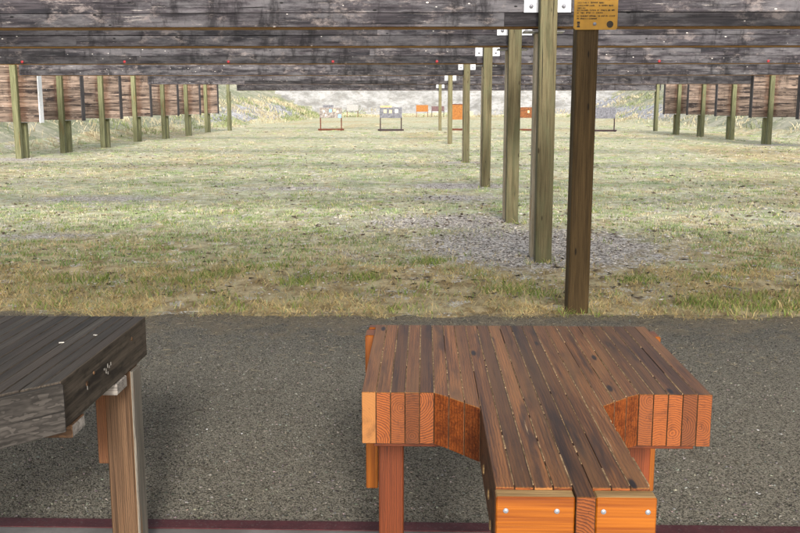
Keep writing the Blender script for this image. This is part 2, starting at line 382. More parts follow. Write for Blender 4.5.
def zones(X,Y):
    rub=np.maximum.reduce([ellip(X,Y,1.25,10.5,1.75,1.9),ellip(X,Y,.3,12.6,1.5,1.2)*.85,ellip(X,Y,2.2,9.7,1.0,.8)*.55,ellip(X,Y,.4,16.0,1.3,1.0)*.7,ellip(X,Y,.8,18.3,1.4,.8),ellip(X,Y,1.0,25.6,1.2,.7)*.8,
        ellip(X,Y,-11.7,26.8,1.8,1.0),ellip(X,Y,-5.5,15.5,2.4,1.0)*.62,ellip(X,Y,-4.6,11.2,1.3,.4)*.6,ellip(X,Y,6.5,13.5,2.5,1.2)*.6,ellip(X,Y,-2.5,17.5,2.4,.9)*.6,ellip(X,Y,13.3,37,1.6,1.2)*.8])
    rub=rub*sm(Y,7.9,8.6)
    gr=np.clip(.35+1.1*(fbm(X*.35+7,Y*.16,51)-.28),0,1)
    gr=gr*(.55+.45*sm(Y,9,14))
    straw=1-.85*sm(Y,8.2,12.5)
    straw=np.clip(straw+1.3*sm(fbm(X*.3,Y*.12,57),.5,.75)*.55,0,1)
    return rub,gr,straw
def grid_mesh():
    ys=[6.5]
    while ys[-1]<150: ys.append(ys[-1]+max(.07,.0115*ys[-1]))
    ys=np.array(ys)
    a=np.concatenate([np.arange(0,9,.14),9+np.cumsum(np.linspace(.16,2.2,42))]); xs=np.concatenate([-a[:0:-1],a])
    X,Y=np.meshgrid(xs,ys); Z=height(X,Y); r,g,s=zones(X,Y)
    nx=len(xs);ny=len(ys)
    i=np.arange((ny-1)*(nx-1)); jj=i//(nx-1); ii=i%(nx-1); a0=jj*nx+ii
    F=np.stack([a0,a0+1,a0+nx+1,a0+nx],1)
    cx=X.ravel()[F].mean(1); cy=Y.ravel()[F].mean(1); cz=Z.ravel()[F].mean(1)
    flat=cz<.35
    end=(~flat)&(cy>112)&((cy-113)*.55>=(cx-16.8)*.42-.3)&((cy-113)*.55>=(-11.7-cx)*.42-.3)
    bank=(~flat)&(~end)
    # scree on the banks
    rk=np.maximum.reduce([ellip(X,Y,-14.2,82,2.2,26),ellip(X,Y,18.6,88,2.2,24),ellip(X,Y,20.5,112,3.4,12)*.9])
    for nm,msk,mt,zr in (('ground',flat,ground_mat(),r),('grass_bank',bank,bank_mat(),rk),('sand_bank',end,sand_mat(),r)):
        f=F[msk]; u,inv=np.unique(f.ravel(),return_inverse=True); f=inv.reshape(-1,4)
        v=np.stack([X.ravel()[u],Y.ravel()[u],Z.ravel()[u]],1)
        zz=np.stack([zr.ravel()[u],g.ravel()[u],s.ravel()[u]],1)
        me=bpy.data.meshes.new(nm); me.vertices.add(len(v)); me.vertices.foreach_set('co',v.astype(np.float32).ravel())
        me.loops.add(f.size); me.loops.foreach_set('vertex_index',f.ravel().astype(np.int32)); me.polygons.add(len(f))
        me.polygons.foreach_set('loop_start',(np.arange(len(f))*4).astype(np.int32))
        me.polygons.foreach_set('use_smooth',np.ones(len(f),bool))
        at=me.attributes.new('zone','FLOAT_VECTOR','POINT'); at.data.foreach_set('vector',zz.astype(np.float32).ravel())
        me.materials.append(mt); me.update(); me.validate()
        o=bpy.data.objects.new(nm,me); C.objects.link(o); o['kind']='structure'
grid_mesh()
def sheet(name,x0,x1,y0,y1,z,mat,thick=0):
    b=MB(); b.board(((x0+x1)/2,(y0+y1)/2,z-thick/2),(x1-x0,y1-y0,thick),bev=.006); o=b.build(name,mat); o['kind']='structure'; return o
sheet('gravel_path',-40,40,3.385,7.6,-.012,gravel_mat(),.06)
sheet('concrete_floor',-40,40,-6,3.38,0,concrete_mat(),.2)
sheet('red_line',-40,40,3.300,3.374,.004,redline_mat(),.004)

def soup(name,V,F,col,mat,label=None,n=3):
    me=bpy.data.meshes.new(name); me.vertices.add(len(V)); me.vertices.foreach_set('co',V.astype(np.float32).ravel())
    me.loops.add(F.size); me.loops.foreach_set('vertex_index',F.ravel().astype(np.int32)); me.polygons.add(len(F))
    me.polygons.foreach_set('loop_start',(np.arange(len(F))*n).astype(np.int32))
    a=me.attributes.new('col','FLOAT_COLOR','POINT'); a.data.foreach_set('color',np.concatenate([col,np.ones((len(col),1))],1).astype(np.float32).ravel())
    me.materials.append(mat); me.update(); me.validate()
    o=bpy.data.objects.new(name,me); C.objects.link(o); return o
OCT_F=np.array([[0,2,4],[2,1,4],[1,3,4],[3,0,4],[2,0,5],[1,2,5],[3,1,5],[0,3,5]])
def stones(name,pos,size,flat,col,mat,elong=1.0):
    n=len(pos); base=np.array([[1,0,0],[-1,0,0],[0,1,0],[0,-1,0],[0,0,1],[0,0,-1]],float)
    V=base[None]*(1+.45*(rng.random((n,6,1))-.5))+.25*(rng.random((n,6,3))-.5)
    V=V*size[:,None,None]; V[:,:,0]*=(1+elong*rng.random((n,1))); V[:,:,2]*=flat
    a=rng.random(n)*6.283; ca=np.cos(a)[:,None];sa=np.sin(a)[:,None]
    x=V[:,:,0]*ca-V[:,:,1]*sa; y=V[:,:,0]*sa+V[:,:,1]*ca; tl=(rng.random((n,1))-.5)*.7
    V=np.stack([x,y,V[:,:,2]+x*tl*flat],2)+pos[:,None,:]
    F=(OCT_F[None]+(np.arange(n)*6)[:,None,None]).reshape(-1,3)
    return soup(name,V.reshape(-1,3),F,np.repeat(col,6,0),mat)
# loose stones on the gravel
n=24000; y=3.42+(6.95-3.42)*rng.random(n)**1.15; x=(rng.random(n)*2-1)*(.46*y+.9)
k=rng.random(n)[:,None]; col=(.035+.20*k**1.8)*np.array([[1,.94,.82]])*(1+.25*(rng.random((n,3))-.5)); col[rng.random(n)<.002]=.40
tag(stones('gravel',np.stack([x,y,np.full(n,-.011)],1),.0024+.0045*rng.random(n)**2.5,.7,col,vcol('stone_mix')),'loose grey gravel stones','gravel',kind='stuff')
# pale wood chips and rubble round the middle posts, thin over the field
n=34000; y=7.3/(1-rng.random(n)*.80); x=(rng.random(n)*2-1)*(.46*y+1)
x[:9000]=rng.normal(1.2,1.4,9000); y[:9000]=rng.normal(10.8,1.7,9000)
r,_,_=zones(x,y); keep=(rng.random(n)<(.17+r**1.4*.75*(.35+1.1*fbm(x*2.2,y*2.2,91))))&(y>7.5); x=x[keep];y=y[keep]; r=r[keep]; n=len(x)
k=rng.random(n)[:,None]; col=(.16+.64*k**1.1)*np.array([[1,.92,.83]]); col[rng.random(n)<.10]=(.07,.05,.035)
tag(stones('wood_chips',np.stack([x,y,height(x,y)+.008],1),.005+.011*rng.random(n)**2.4,.45,col,vcol('chip_mix'),1.6),'pale bleached wood chips and rubble scattered over the range floor','wood chips',kind='stuff')
n=5200; y=11/(1-rng.random(n)*.84); x=np.clip((rng.random(n)*2-1)*(.46*y+1),-13,16); kp=(fbm(x*.33,y*.15,117)>.47); x=x[kp];y=y[kp];n=len(x)
k=rng.random(n)[:,None]; col=np.where(rng.random((n,1))<.68,np.array([[.50,.465,.42]])*(.5+.6*k),np.array([[.085,.062,.048]])*(.6+k))
tag(stones('litter',np.stack([x,y,height(x,y)+.010],1),(.008+.014*rng.random(n)**2)*(1+y*.022),.6,col,vcol('litter_mix'),1.8),'pale and dark litter lying about the middle of the range','litter',kind='stuff')
n=3400; y=7.6/(1-rng.random(n)*.80); x=(rng.random(n)*2-1)*(.46*y+1); kp=(fbm(x*.5,y*.3,77)>.5)|(rng.random(n)<.25); x=x[kp];y=y[kp];n=len(x)
k=rng.random(n)[:,None]; col=(.03+.09*k)*np.array([[1,.78,.58]])
tag(stones('twigs',np.stack([x,y,height(x,y)+.008],1),.005+.014*rng.random(n)**2.4,.45,col,vcol('twig_mix'),3.5),'dark bark and twig scraps lying on the range floor','twigs',kind='stuff')
n=4200; y=7.0-1.6*rng.random(n)**3; x=(rng.random(n)*2-1)*3.6
a=rng.random(n)*6.283; l=.008+.028*rng.random(n)**2; wd=.0009+.0009*rng.random(n)
dx=np.cos(a)*l;dy=np.sin(a)*l; ex=-np.sin(a)*wd; ey=np.cos(a)*wd; z0=-.004+.006*rng.random(n); z1=-.002+.008*rng.random(n)
V=np.stack([np.stack([x-dx-ex,y-dy-ey,z0],1),np.stack([x-dx+ex,y-dy+ey,z0],1),np.stack([x+dx+ex,y+dy+ey,z1],1),np.stack([x+dx-ex,y+dy-ey,z1],1),np.stack([x,y,(z0+z1)/2+wd*2],1)],1).reshape(-1,3)
F=(np.array([[0,3,4],[3,2,4],[2,1,4],[1,0,4]])[None]+(np.arange(n)*5)[:,None,None]).reshape(-1,3)
k=rng.random((n,1)); tag(soup('straw',V,F,np.repeat(np.array([[.40,.335,.22]])*(.3+.8*k),5,0),vcol('straw_mix')),'loose straw stalks strewn over the edge of the gravel','straw',kind='stuff')
# grass blades
def blades(n,ymin,ymax,power,hmin,hmax,lean,colf,wid,xw=.46,clump=None):
    u=rng.random(n); y=(ymin**(1-power)+(ymax**(1-power)-ymin**(1-power))*u)**(1/(1-power)); x=(rng.random(n)*2-1)*(xw*y+1)
    if clump is not None:
        c=rng.integers(0,len(clump),n); x=clump[c,0]+rng.normal(0,1,n)*clump[c,2]; y=clump[c,1]+rng.normal(0,1,n)*clump[c,2]*.8
    r,g,s=zones(x,y); gap=(.15+.85*sm(fbm(x*2.6,y*1.7,97),.40,.56)) if clump is None else 1.0; keep=(rng.random(n)>r*.95)&(rng.random(n)<gap)&(y>edge_at(x)-.12*rng.random(n)**2); x,y,g,s=x[keep],y[keep],g[keep],s[keep]; n=len(x)
    h=hmin+(hmax-hmin)*rng.random(n)**1.6; a=rng.random(n)*6.283; ln=lean*(.35+rng.random(n))*h
    w=wid*(1+y*.045)*(.6+.8*rng.random(n)); b=rng.random(n)*6.283
    z=height(x,y)-.004
    dx=np.cos(b)*w;dy=np.sin(b)*w; lx=np.cos(a)*ln; ly=np.sin(a)*ln
    v0=np.stack([x-dx,y-dy,z],1);v1=np.stack([x+dx,y+dy,z],1)
    v2=np.stack([x+dx*.7+lx*.4,y+dy*.7+ly*.4,z+h*.62],1);v3=np.stack([x-dx*.7+lx*.4,y-dy*.7+ly*.4,z+h*.62],1); v4=np.stack([x+lx,y+ly,z+h],1)
    V=np.stack([v0,v1,v2,v3,v4],1).reshape(-1,3); o=(np.arange(n)*5)[:,None]
    F=np.concatenate([np.array([[0,1,2]])+o,np.array([[0,2,3]])+o,np.array([[3,2,4]])+o])
    col=colf(x,y,g,s,n); return V,F,np.repeat(col,5,0)
def c_straw(x,y,g,s,n):
    k=rng.random((n,1)); st=np.array([.34,.24,.10])*(1-k)+np.array([.60,.48,.24])*k
    pl=np.array([.38,.34,.215])*(1-k)+np.array([.58,.55,.40])*k
    gn=np.array([.19,.24,.10])*(1-k)+np.array([.40,.45,.24])*k
    c=st*s[:,None]+pl*(1-s[:,None]); gm=(rng.random(n)<(.10+.5*g*fbm(x*.8,y*.5,61)))[:,None]
    c=np.where(gm,gn,c); return c*(.45+1.1*fbm(x*5,y*5,71))[:,None]
def c_green(x,y,g,s,n):
    k=rng.random((n,1)); gn=np.array([.10,.15,.03])*(1-k)+np.array([.27,.33,.09])*k
    return np.where(rng.random((n,1))<.18,np.array([[.46,.37,.18]]),gn)
cl=[]
for k in range(260):
    y=7.0/(1-random.random()*.62); cl.append(((random.random()*2-1)*(.45*y),y,.05+.10*random.random()))
for (x,y,s_) in ((2.45,7.25,.2),(2.75,7.15,.22),(2.15,7.35,.14),(3.0,7.5,.2),(2.6,7.6,.25),(3.2,7.2,.2),(1.95,8.4,.12),(2.6,8.5,.15),(-2.2,8.3,.12),(-1.9,8.6,.12),(-1.1,8.2,.12),(-2.9,8.2,.18),(-3.3,8.3,.16),(-.55,8.4,.12),(0.95,7.75,.14),(.7,7.9,.12),(.1,9.4,.09),(.05,9.2,.07),(-1.5,9.0,.15)):
    cl+= [(x,y,s_)]*9
for (px_,py_) in ((1.19,7.05),(1.2,9.4),(1.18,12.5),(1.19,18.0),(1.13,25.4)):
    for k in range(5): cl.append((px_+random.uniform(-.16,.16),py_+random.uniform(-.12,.05),.05))
cl=np.array(cl)
bk=[]
for k in range(700):
    y=random.uniform(26,113); bk.append((-13.2-random.random()*5+ (1.3 if y>75 else 0),y,.35) if random.random()<.6 else (17+random.random()*6,y,.35))
for k in range(120): bk.append((random.uniform(-12,17),random.uniform(111,114),.4))
bk=np.array(bk)
def c_bank(x,y,g,s,n):
    k=rng.random((n,1)); a=np.array([.33,.28,.17])*(1-k)+np.array([.50,.45,.31])*k; b=np.array([.13,.16,.06])*(1-k)+np.array([.30,.33,.16])*k
    return np.where((fbm(x*.5,y*.3,83)>.53)[:,None],b,a)*(.6+.6*fbm(x*1.5,y*1.5,85))[:,None]
parts=[blades(15000,20,113,1.5,.08,.40,.8,c_bank,.006,clump=bk),blades(46000,6.85,9.0,1.2,.015,.055,1.5,c_straw,.0022),blades(75000,8.6,45,1.75,.015,.05,1.0,c_straw,.0026),blades(11000,6.9,30,1.5,.02,.085,.8,c_green,.0028,clump=cl),blades(6000,6.76,7.2,1.2,.006,.02,4.0,c_straw,.002)]
# tufts, each with a colour of its own, over the middle distance
nt_=6500; u=rng.random(nt_); ty=9.0/(1-u*.87); tx=(rng.random(nt_)*2-1)*(.46*ty+1); tx=np.clip(tx,-13.5,16)
pal=np.array([[.13,.20,.055],[.20,.28,.09],[.31,.385,.17],[.50,.43,.27],[.58,.50,.31],[.56,.52,.41],[.30,.22,.12],[.15,.105,.065],[.40,.36,.24]])
pid=rng.choice(len(pal),nt_,p=[.10,.20,.21,.11,.10,.14,.05,.03,.06]); lump=fbm(tx*.25,ty*.12,101)
pid=np.where((lump>.54)&(rng.random(nt_)<.55),rng.integers(0,3,nt_),pid)
zr_,_,_=zones(tx,ty); kp=(rng.random(nt_)>zr_*1.9); tx=tx[kp];ty=ty[kp];pid=pid[kp];nt_=len(tx)
nb_=15
for grp in range(1):
    cx_=np.repeat(tx,nb_); cy_=np.repeat(ty,nb_); n=len(cx_); sc_=np.repeat(.55+.012*ty+.5*rng.random(nt_)**2,nb_)
    r_,_,_=zones(cx_,cy_); a=rng.random(n)*6.283; rr=np.sqrt(rng.random(n))*.075*sc_
    x=cx_+np.cos(a)*rr*1.5; y=cy_+np.sin(a)*rr; h=(.014+.034*rng.random(n))*sc_; w=.0028*(1+y*.05); b=rng.random(n)*6.283; ln=h*(.3+.9*rng.random(n))
    z=height(x,y)-.003; dx=np.cos(b)*w; dy=np.sin(b)*w; lx=np.cos(a)*ln; ly=np.sin(a)*ln
    V=np.stack([np.stack([x-dx,y-dy,z],1),np.stack([x+dx,y+dy,z],1),np.stack([x+dx*.7+lx*.4,y+dy*.7+ly*.4,z+h*.62],1),np.stack([x-dx*.7+lx*.4,y-dy*.7+ly*.4,z+h*.62],1),np.stack([x+lx,y+ly,z+h],1)],1).reshape(-1,3)
    o5=(np.arange(n)*5)[:,None]; F=np.concatenate([np.array([[0,1,2]])+o5,np.array([[0,2,3]])+o5,np.array([[3,2,4]])+o5])
    c=pal[np.repeat(pid,nb_)]*(.7+.6*rng.random((n,1)))
    parts.append((V,F,np.repeat(c,5,0)))
Vs=[];Fs=[];Cs=[];o=0
for V,F,c in parts: Vs.append(V);Fs.append(F+o);Cs.append(c);o+=len(V)
tag(soup('grass',np.concatenate(Vs),np.concatenate(Fs),np.concatenate(Cs),vcol('grass_blades')),'short dry grass with green tufts','grass',kind='stuff')

# ------------------------------------------------------------------ overhead baffles
XL,XR,XC=-10.95,13.65,1.12
PW=.165
def plank_wall(b,x0,x1,z0,z1,yf,th=.035,ph=.142,lmin=4.8,lmax=7.3,jit=.006,slot=0):
    z=z0; row=0
    while z<z1-.02:
        hh=min(ph*random.uniform(.93,1.05),z1-z); x=x0
        first=True
        while x<x1-.05:
            L=random.uniform(lmin,lmax)*(random.uniform(.3,1) if first else 1); first=False
            if x1-x-L<.6: L=x1-x
            L=min(L,x1-x)
            b.board((x+L/2,yf+th/2+random.uniform(-jit,jit),z+hh/2),(L-.0015,th,hh-random.uniform(.003,.008)),0,.003,side=slot,end=slot)
            x+=L
        z+=hh; row+=1
def post(name,x,y,z0,z1,w,mat,parent,lean=0.0,rnd=None):
    b=MB(); b.board((x,y,(z0+z1)/2),(w,w,z1-z0),2,.008,side=0,end=1,warp=(lambda p:(p[0]+lean*(p[2]),p[1],p[2])),rnd=rnd)
    return b.build(name,[mat,M['post_end']],parent)
def overhead(Yp,xp,lab,zb,ends=(),pmat='post',H=.78):
    """Yp = front face of the middle post, whose back carries the planked box"""
    yf=PW; th=.30
    t=thing('overhead_baffle',lab,'baffle',(0,Yp,0),0,'overhead plank baffles hung across the range')
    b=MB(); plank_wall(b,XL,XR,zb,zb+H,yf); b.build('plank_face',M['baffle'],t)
    b=MB(); b.board(((XL+XR)/2,yf+.042+(th-.042)/2,zb+.03+(H-.05)/2),(XR-XL-.02,th-.048,H-.08),0,.004); b.build('gravel_box',M['panel_end'],t)
    b=MB(); b.board(((XL+XR)/2,yf+.036+(th-.036)/2,zb+.008),(XR-XL-.01,th-.036,.022),0,.002); b.build('soffit_board',M['soffit'],t)
    post('post',xp,PW/2,-.12,zb+H+.02,PW,M[pmat],t,random.uniform(-.004,.004))
    post('rear_post',xp-.012,yf+th*.80,-.12,zb-.045,PW*.98,M['post_pale'],t)
    b=MB(); b.board((xp-.005,yf+th*.80,zb-.034),(.40,.22,.016),0,.002); b.build('saddle_plate',M['steel'],t)
    for sx in (-1,1):
        x=xp+sx*(PW/2+.077)
        b=MB(); b.board((x,yf-.011,zb+.235),(.142,.006,.20),2,.002); p=b.build('mounting_plate',M['steel'],t)
        b=MB(); b.disc((x,yf-.014,zb+.195),.020,(0,-1,0),.014,dome=.004); b.build('bolt',M['bolt'],p)
    for xe in ends:
        post('post',xe,PW/2,-.12,zb+H+.02,PW,M['post_green'],t)
        post('rear_post',xe,yf+th*.80,-.12,zb-.045,PW,M['post_green'],t)
    return t
BZ=2.325
OB=[(9.41,1.205,'nearest overhead plank baffle, running across the top edge of the picture',(XL+.3,XR-.3)),
    (12.56,1.18,'second overhead plank baffle from the camera, its post rising from pale wood chips',(XL+.3,XR-.3)),
    (18.08,1.19,'third overhead plank baffle, the one with red dots along its bottom edge',(XL+.3,XR-.3)),
    (25.48,1.13,'overhead plank baffle behind the one with red dots, blackened along the bottom',()),
    (37.5,1.02,'overhead plank baffle last but one, short enough to show both its ends',()),
    (55.4,.92,'farthest and lowest looking overhead plank baffle, just above the pale bank',(-11.45,13.45))]
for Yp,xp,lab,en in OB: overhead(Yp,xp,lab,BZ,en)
# red lane markers under the third baffle
for i,px in enumerate((30,131,233,335,436,538,650,754)):
    x=(px-424)/940*18.4
    b=MB(); b.disc((0,0,0),.026,(0,-1,0),.012,n=14,dome=.002)
    o=b.build('lane_marker',M['red']); o.location=(x,18.08+PW-.004,BZ+.04)
    tag(o,['small red dot marker on the dotted baffle, first from the left','small red dot marker on the dotted baffle, second from the left','small red dot marker on the dotted baffle, third from the left','small red dot marker above the gap between the two near target stands','small red dot marker above the orange target board','small red dot marker close to the green thick post under the steel plates','small red dot marker on the dotted baffle, second from the right','small red dot marker on the dotted baffle, last on the right'][i],'marker','red markers along the third baffle')

# ------------------------------------------------------------------ side baffles
def side_baffle(x,y,lab,inner,outer,grp,sgn,zb=1.05,white=False,H=1.95):
    """sgn=+1: left row (inner end towards +x)"""
    t=thing('side_baffle',lab,'baffle',(x,y,0),random.uniform(-.02,.02),grp)
    x0,x1=(-outer,inner) if sgn>0 else (-inner,outer)
    b=MB(); plank_wall(b,x0,x1,zb,zb+H,PW,.035,.14,4,6,.005); b.build('plank_face',M['panel'],t)
    b=MB(); b.board(((x0+x1)/2,PW+.04+.12,zb+.02+(H-.04)/2),(x1-x0-.02,.235,H-.05),0,.004); b.build('gravel_box',M['panel_end'],t)
    xe=x1+.012 if sgn>0 else x0-.012
    b=MB(); b.board((xe,PW+.15,zb+H/2-.01),(.022,.30,H+.03),2,.003); b.build('end_board',M['white_paint'] if white else M['panel_end'],t)
    post('post',0,PW/2,-.15,zb+H+.05,PW,M['post_green'],t,random.uniform(-.006,.006))
    post('rear_post',.02*sgn,PW+.36,-.15,zb-.03,PW,M['post_green'],t)
    b=MB(); b.board((.02*sgn,PW+.30,zb-.018),(.24,.24,.014),0,.002); b.build('saddle_plate',M['steel'],t)
G='plank side baffles along the left edge of the range'
for (x,y,lab,w) in ((-11.72,27.0,'brown weathered plank side baffle with a white end strip, nearest at left',True),
    (-11.70,30.34,'plank side baffle just behind the one with the white end strip',False),
    (-11.57,33.82,'third plank side baffle from the left edge, with a green post before it',False),
    (-12.0,39.1,'fourth plank side baffle from the left edge',False),
    (-11.75,42.5,'fifth plank side baffle from the left edge, under the dark baffle end',False),
    (-11.70,46.5,'plank side baffle last but one in the left row',False),
    (-12.0,52.0,'farthest plank side baffle of the left row, next to the last green post',False)):
    side_baffle(x,y,lab,.62,1.5,G,1,white=w)
G='plank side baffles along the right edge of the range'
for (x,y,lab) in ((13.85,33.6,'plank side baffle cut off by the right edge of the photo'),
    (13.45,37.3,'nearest whole plank side baffle at right, its green post tallest in the row'),
    (13.45,41.77,'plank side baffle second from the right with rust brown stain beside its post'),
    (13.37,46.0,'plank side baffle third from the right in the right hand row'),
    (13.0,49.0,'farthest plank side baffle at right, next to the bare green post')):
    side_baffle(x,y,lab,.68,1.6,G,-1)

# ------------------------------------------------------------------ front post with sign
p0=MB(); p0.board((0,0,1.55),(.158,.158,3.4),2,.007,side=0,end=1,warp=lambda p:(p[0]+.002*p[2],p[1],p[2]))
po=p0.build('wooden_post',[M['post_dark'],M['post_end']]); po.location=(1.185,7.15,0); po.rotation_euler=(0,0,.03)
tag(po,'dark brown square timber post carrying the yellow sign, nearest of the posts','post')
def sign():
    # face in pixels of a 14.5x view of the photo -> metres
    k=1/14.5/136.0
    x0,x1,yb=70,692,480
    W=(x1-x0)*k; cx=(x0+x1)/2
    zb=2.108; f=lambda px,py:((px-cx)*k,zb+(yb-py)*k)
    t=thing('warning_sign','yellow rules sign with rows of dark small print on the dark brown post','sign',(1.185+.055,7.066,0))
    b=MB(); Ht=.62; c=.012
    b.prism([(-W/2+c,zb),(W/2-c,zb),(W/2,zb+c),(W/2,zb+Ht-c),(W/2-c,zb+Ht),(-W/2+c,zb+Ht),(-W/2,zb+Ht-c),(-W/2,zb+c)],-.006,0)
    b.build('sign_plate',M['sign'],t)
    rows=[(8,[(115,140),(170,215),(230,262),(290,360),(380,450)]),(60,[(115,140),(165,270),(285,300),(325,370),(398,418),(430,465),(482,630)]),
      (105,[(118,176),(190,205),(215,242),(265,277),(305,405),(422,500)]),(145,[(118,198),(207,270),(290,358),(420,436),(458,540),(560,626)]),
      (180,[(118,180),(190,232)]),(210,[(112,140),(162,190),(202,275),(292,375),(400,416),(450,500),(512,535),(553,590),(602,652)]),
      (245,[(115,140),(162,212),(240,312),(330,362),(382,480)]),(290,[(112,140),(162,270),(290,385),(412,440),(462,500),(520,550),(572,650)]),(325,[(112,140),(162,240),(250,268),(282,395)])]
    for q in range(5): rows.append((-40-q*46,[(118,170),(182,260),(280,350),(365,430),(450,540),(555,640)]))
    b=MB()
    for py,ws in rows:
        for a,e in ws:                      # each word as a run of small letter strokes
            x=a
            while x<e-4:
                lw=random.uniform(9,13); s=random.random()
                xx,zz=f(x+lw*.4,py)
                hh=20*k
                b.board((xx-lw*.22*k,-.0068,zz),(3.4*k,.0012,hh),2,.0001)
                if s<.75: b.board((xx,-.0068,zz+random.choice((-.42,0,.42))*hh),(lw*.55*k,.0012,3.6*k),0,.0001)
                if s>.35: b.board((xx+lw*.22*k,-.0068,zz+random.choice((-.2,0,.2))*hh),(3.4*k,.0012,hh*random.choice((.6,1))),2,.0001)
                x+=lw
    b.build('small_print',M['ink'],t)
    b=MB(); xx,zz=f(137,408)
    b.board((xx,-.0068,zz+.013),(.021,.0016,.017),0,.002); b.board((xx,-.0068,zz-.002),(.016,.0016,.008),0,.002); b.board((xx,-.0068,zz-.014),(.022,.0016,.012),0,.004)
    b.build('square_emblem',M['ink'],t)
    b=MB(); xx,zz=f(587,405); b.disc((xx,-.006,zz),.0245,(0,-1,0),.0016,n=24); b.build('round_emblem',M['ink'],t)
    for py in (400,-560):
        b=MB(); xx,zz=f(368,py)
        b.disc((xx,-.006,zz),.0125,(0,-1,0),.006,n=14,dome=.003); b.build('bolt',M['screw'],t)
sign()

# ------------------------------------------------------------------ target stands
def stand(x,y,w,zb0,zb1,lab,bm,fm,papers=(),topper=None,base=True,rz=0.0,th=.03,legw=.05):
    t=thing('target_stand',lab,'target stand',(x,y,float(height(x,y))),rz,'target stands in front of the pale bank')
    b=MB(); b.board((0,0,(zb0+zb1)/2),(w,th,zb1-zb0),0,.004); b.build('target_board',M[bm],t)
    for s in (-1,1):
        b=MB(); b.board((s*(w/2-.04),th/2+legw/2+.001,zb1*.5+.02),(legw*1.3,legw,zb1-.04),2,.004); b.build('leg',M[fm],t)
    if base:
        b=MB(); b.board((0,th/2+legw/2,.06),(w+.22,legw*2.2,.10),0,.006); b.build('base_beam',M[fm],t)
        for s in (-1,1):
            b=MB(); b.board((s*(w/2-.04),th/2+legw/2,.03),(.07,.9,.06),1,.006); b.build('foot',M[fm],t)
    if topper:
        tx,tw,hh,m=topper
        b=MB(); b.board((tx,.004,zb1+hh/2),(tw,.02,hh),0,.003); b.build('backer_sheet',M[m],t)
    for (px,pz,s,m) in papers:
        b=MB(); b.board((px,-th/2-.004,pz),(s,.005,s*1.15),0,.0005); b.build('target_paper',M[m],t)
stand(-5.53,56.2,1.32,.74,1.34,'grey speckled target stand with blue and white papers, left of the two near ones','tb_grey','stand_brown',
      [(-.42,1.12,.11,'paper_white'),(-.02,1.16,.15,'paper_blue'),(.22,1.18,.12,'paper_tan'),(.40,1.1,.1,'paper_white'),(.52,.84,.17,'paper_blue'),(-.3,.9,.09,'paper_white')],(-.14,.64,.15,'tb_slate'))
stand(-1.95,55.4,1.30,.75,1.36,'slate target stand with three small papers and tan cardboard on top','tb_slate','stand_dark',
      [(-.33,1.14,.17,'paper_tan'),(-.02,1.12,.15,'paper_tan'),(.33,1.15,.18,'paper_white')],(-.28,.66,.10,'tan'))
stand(-8.2,108.5,1.30,.76,1.44,'far pale grey target stand at the foot of the bank, left of the others','tb_pale','stand_brown',(),None,False)
stand(-.25,107.5,1.35,.66,1.40,'far orange target stand beside the dark maroon one','tb_orange','stand_brown',(),None,False)
stand(1.55,109.5,1.45,.72,1.27,'far dark maroon target stand partly behind a post','tb_maroon','stand_dark',(),None,False)
stand(1.98,56.5,.78,.64,1.50,'tall orange target board on a stand between two middle posts','tb_orange','stand_brown',(),(0,.78,.05,'stand_brown'))
stand(5.95,55.5,1.30,.75,1.36,'brown target stand half hidden between the thick posts','tb_brown','stand_brown',[(.1,1.1,.12,'paper_tan')])
stand(10.15,54.2,1.34,.74,1.36,'grey target stand right of the dark brown sign post','tb_slate','stand_dark',())

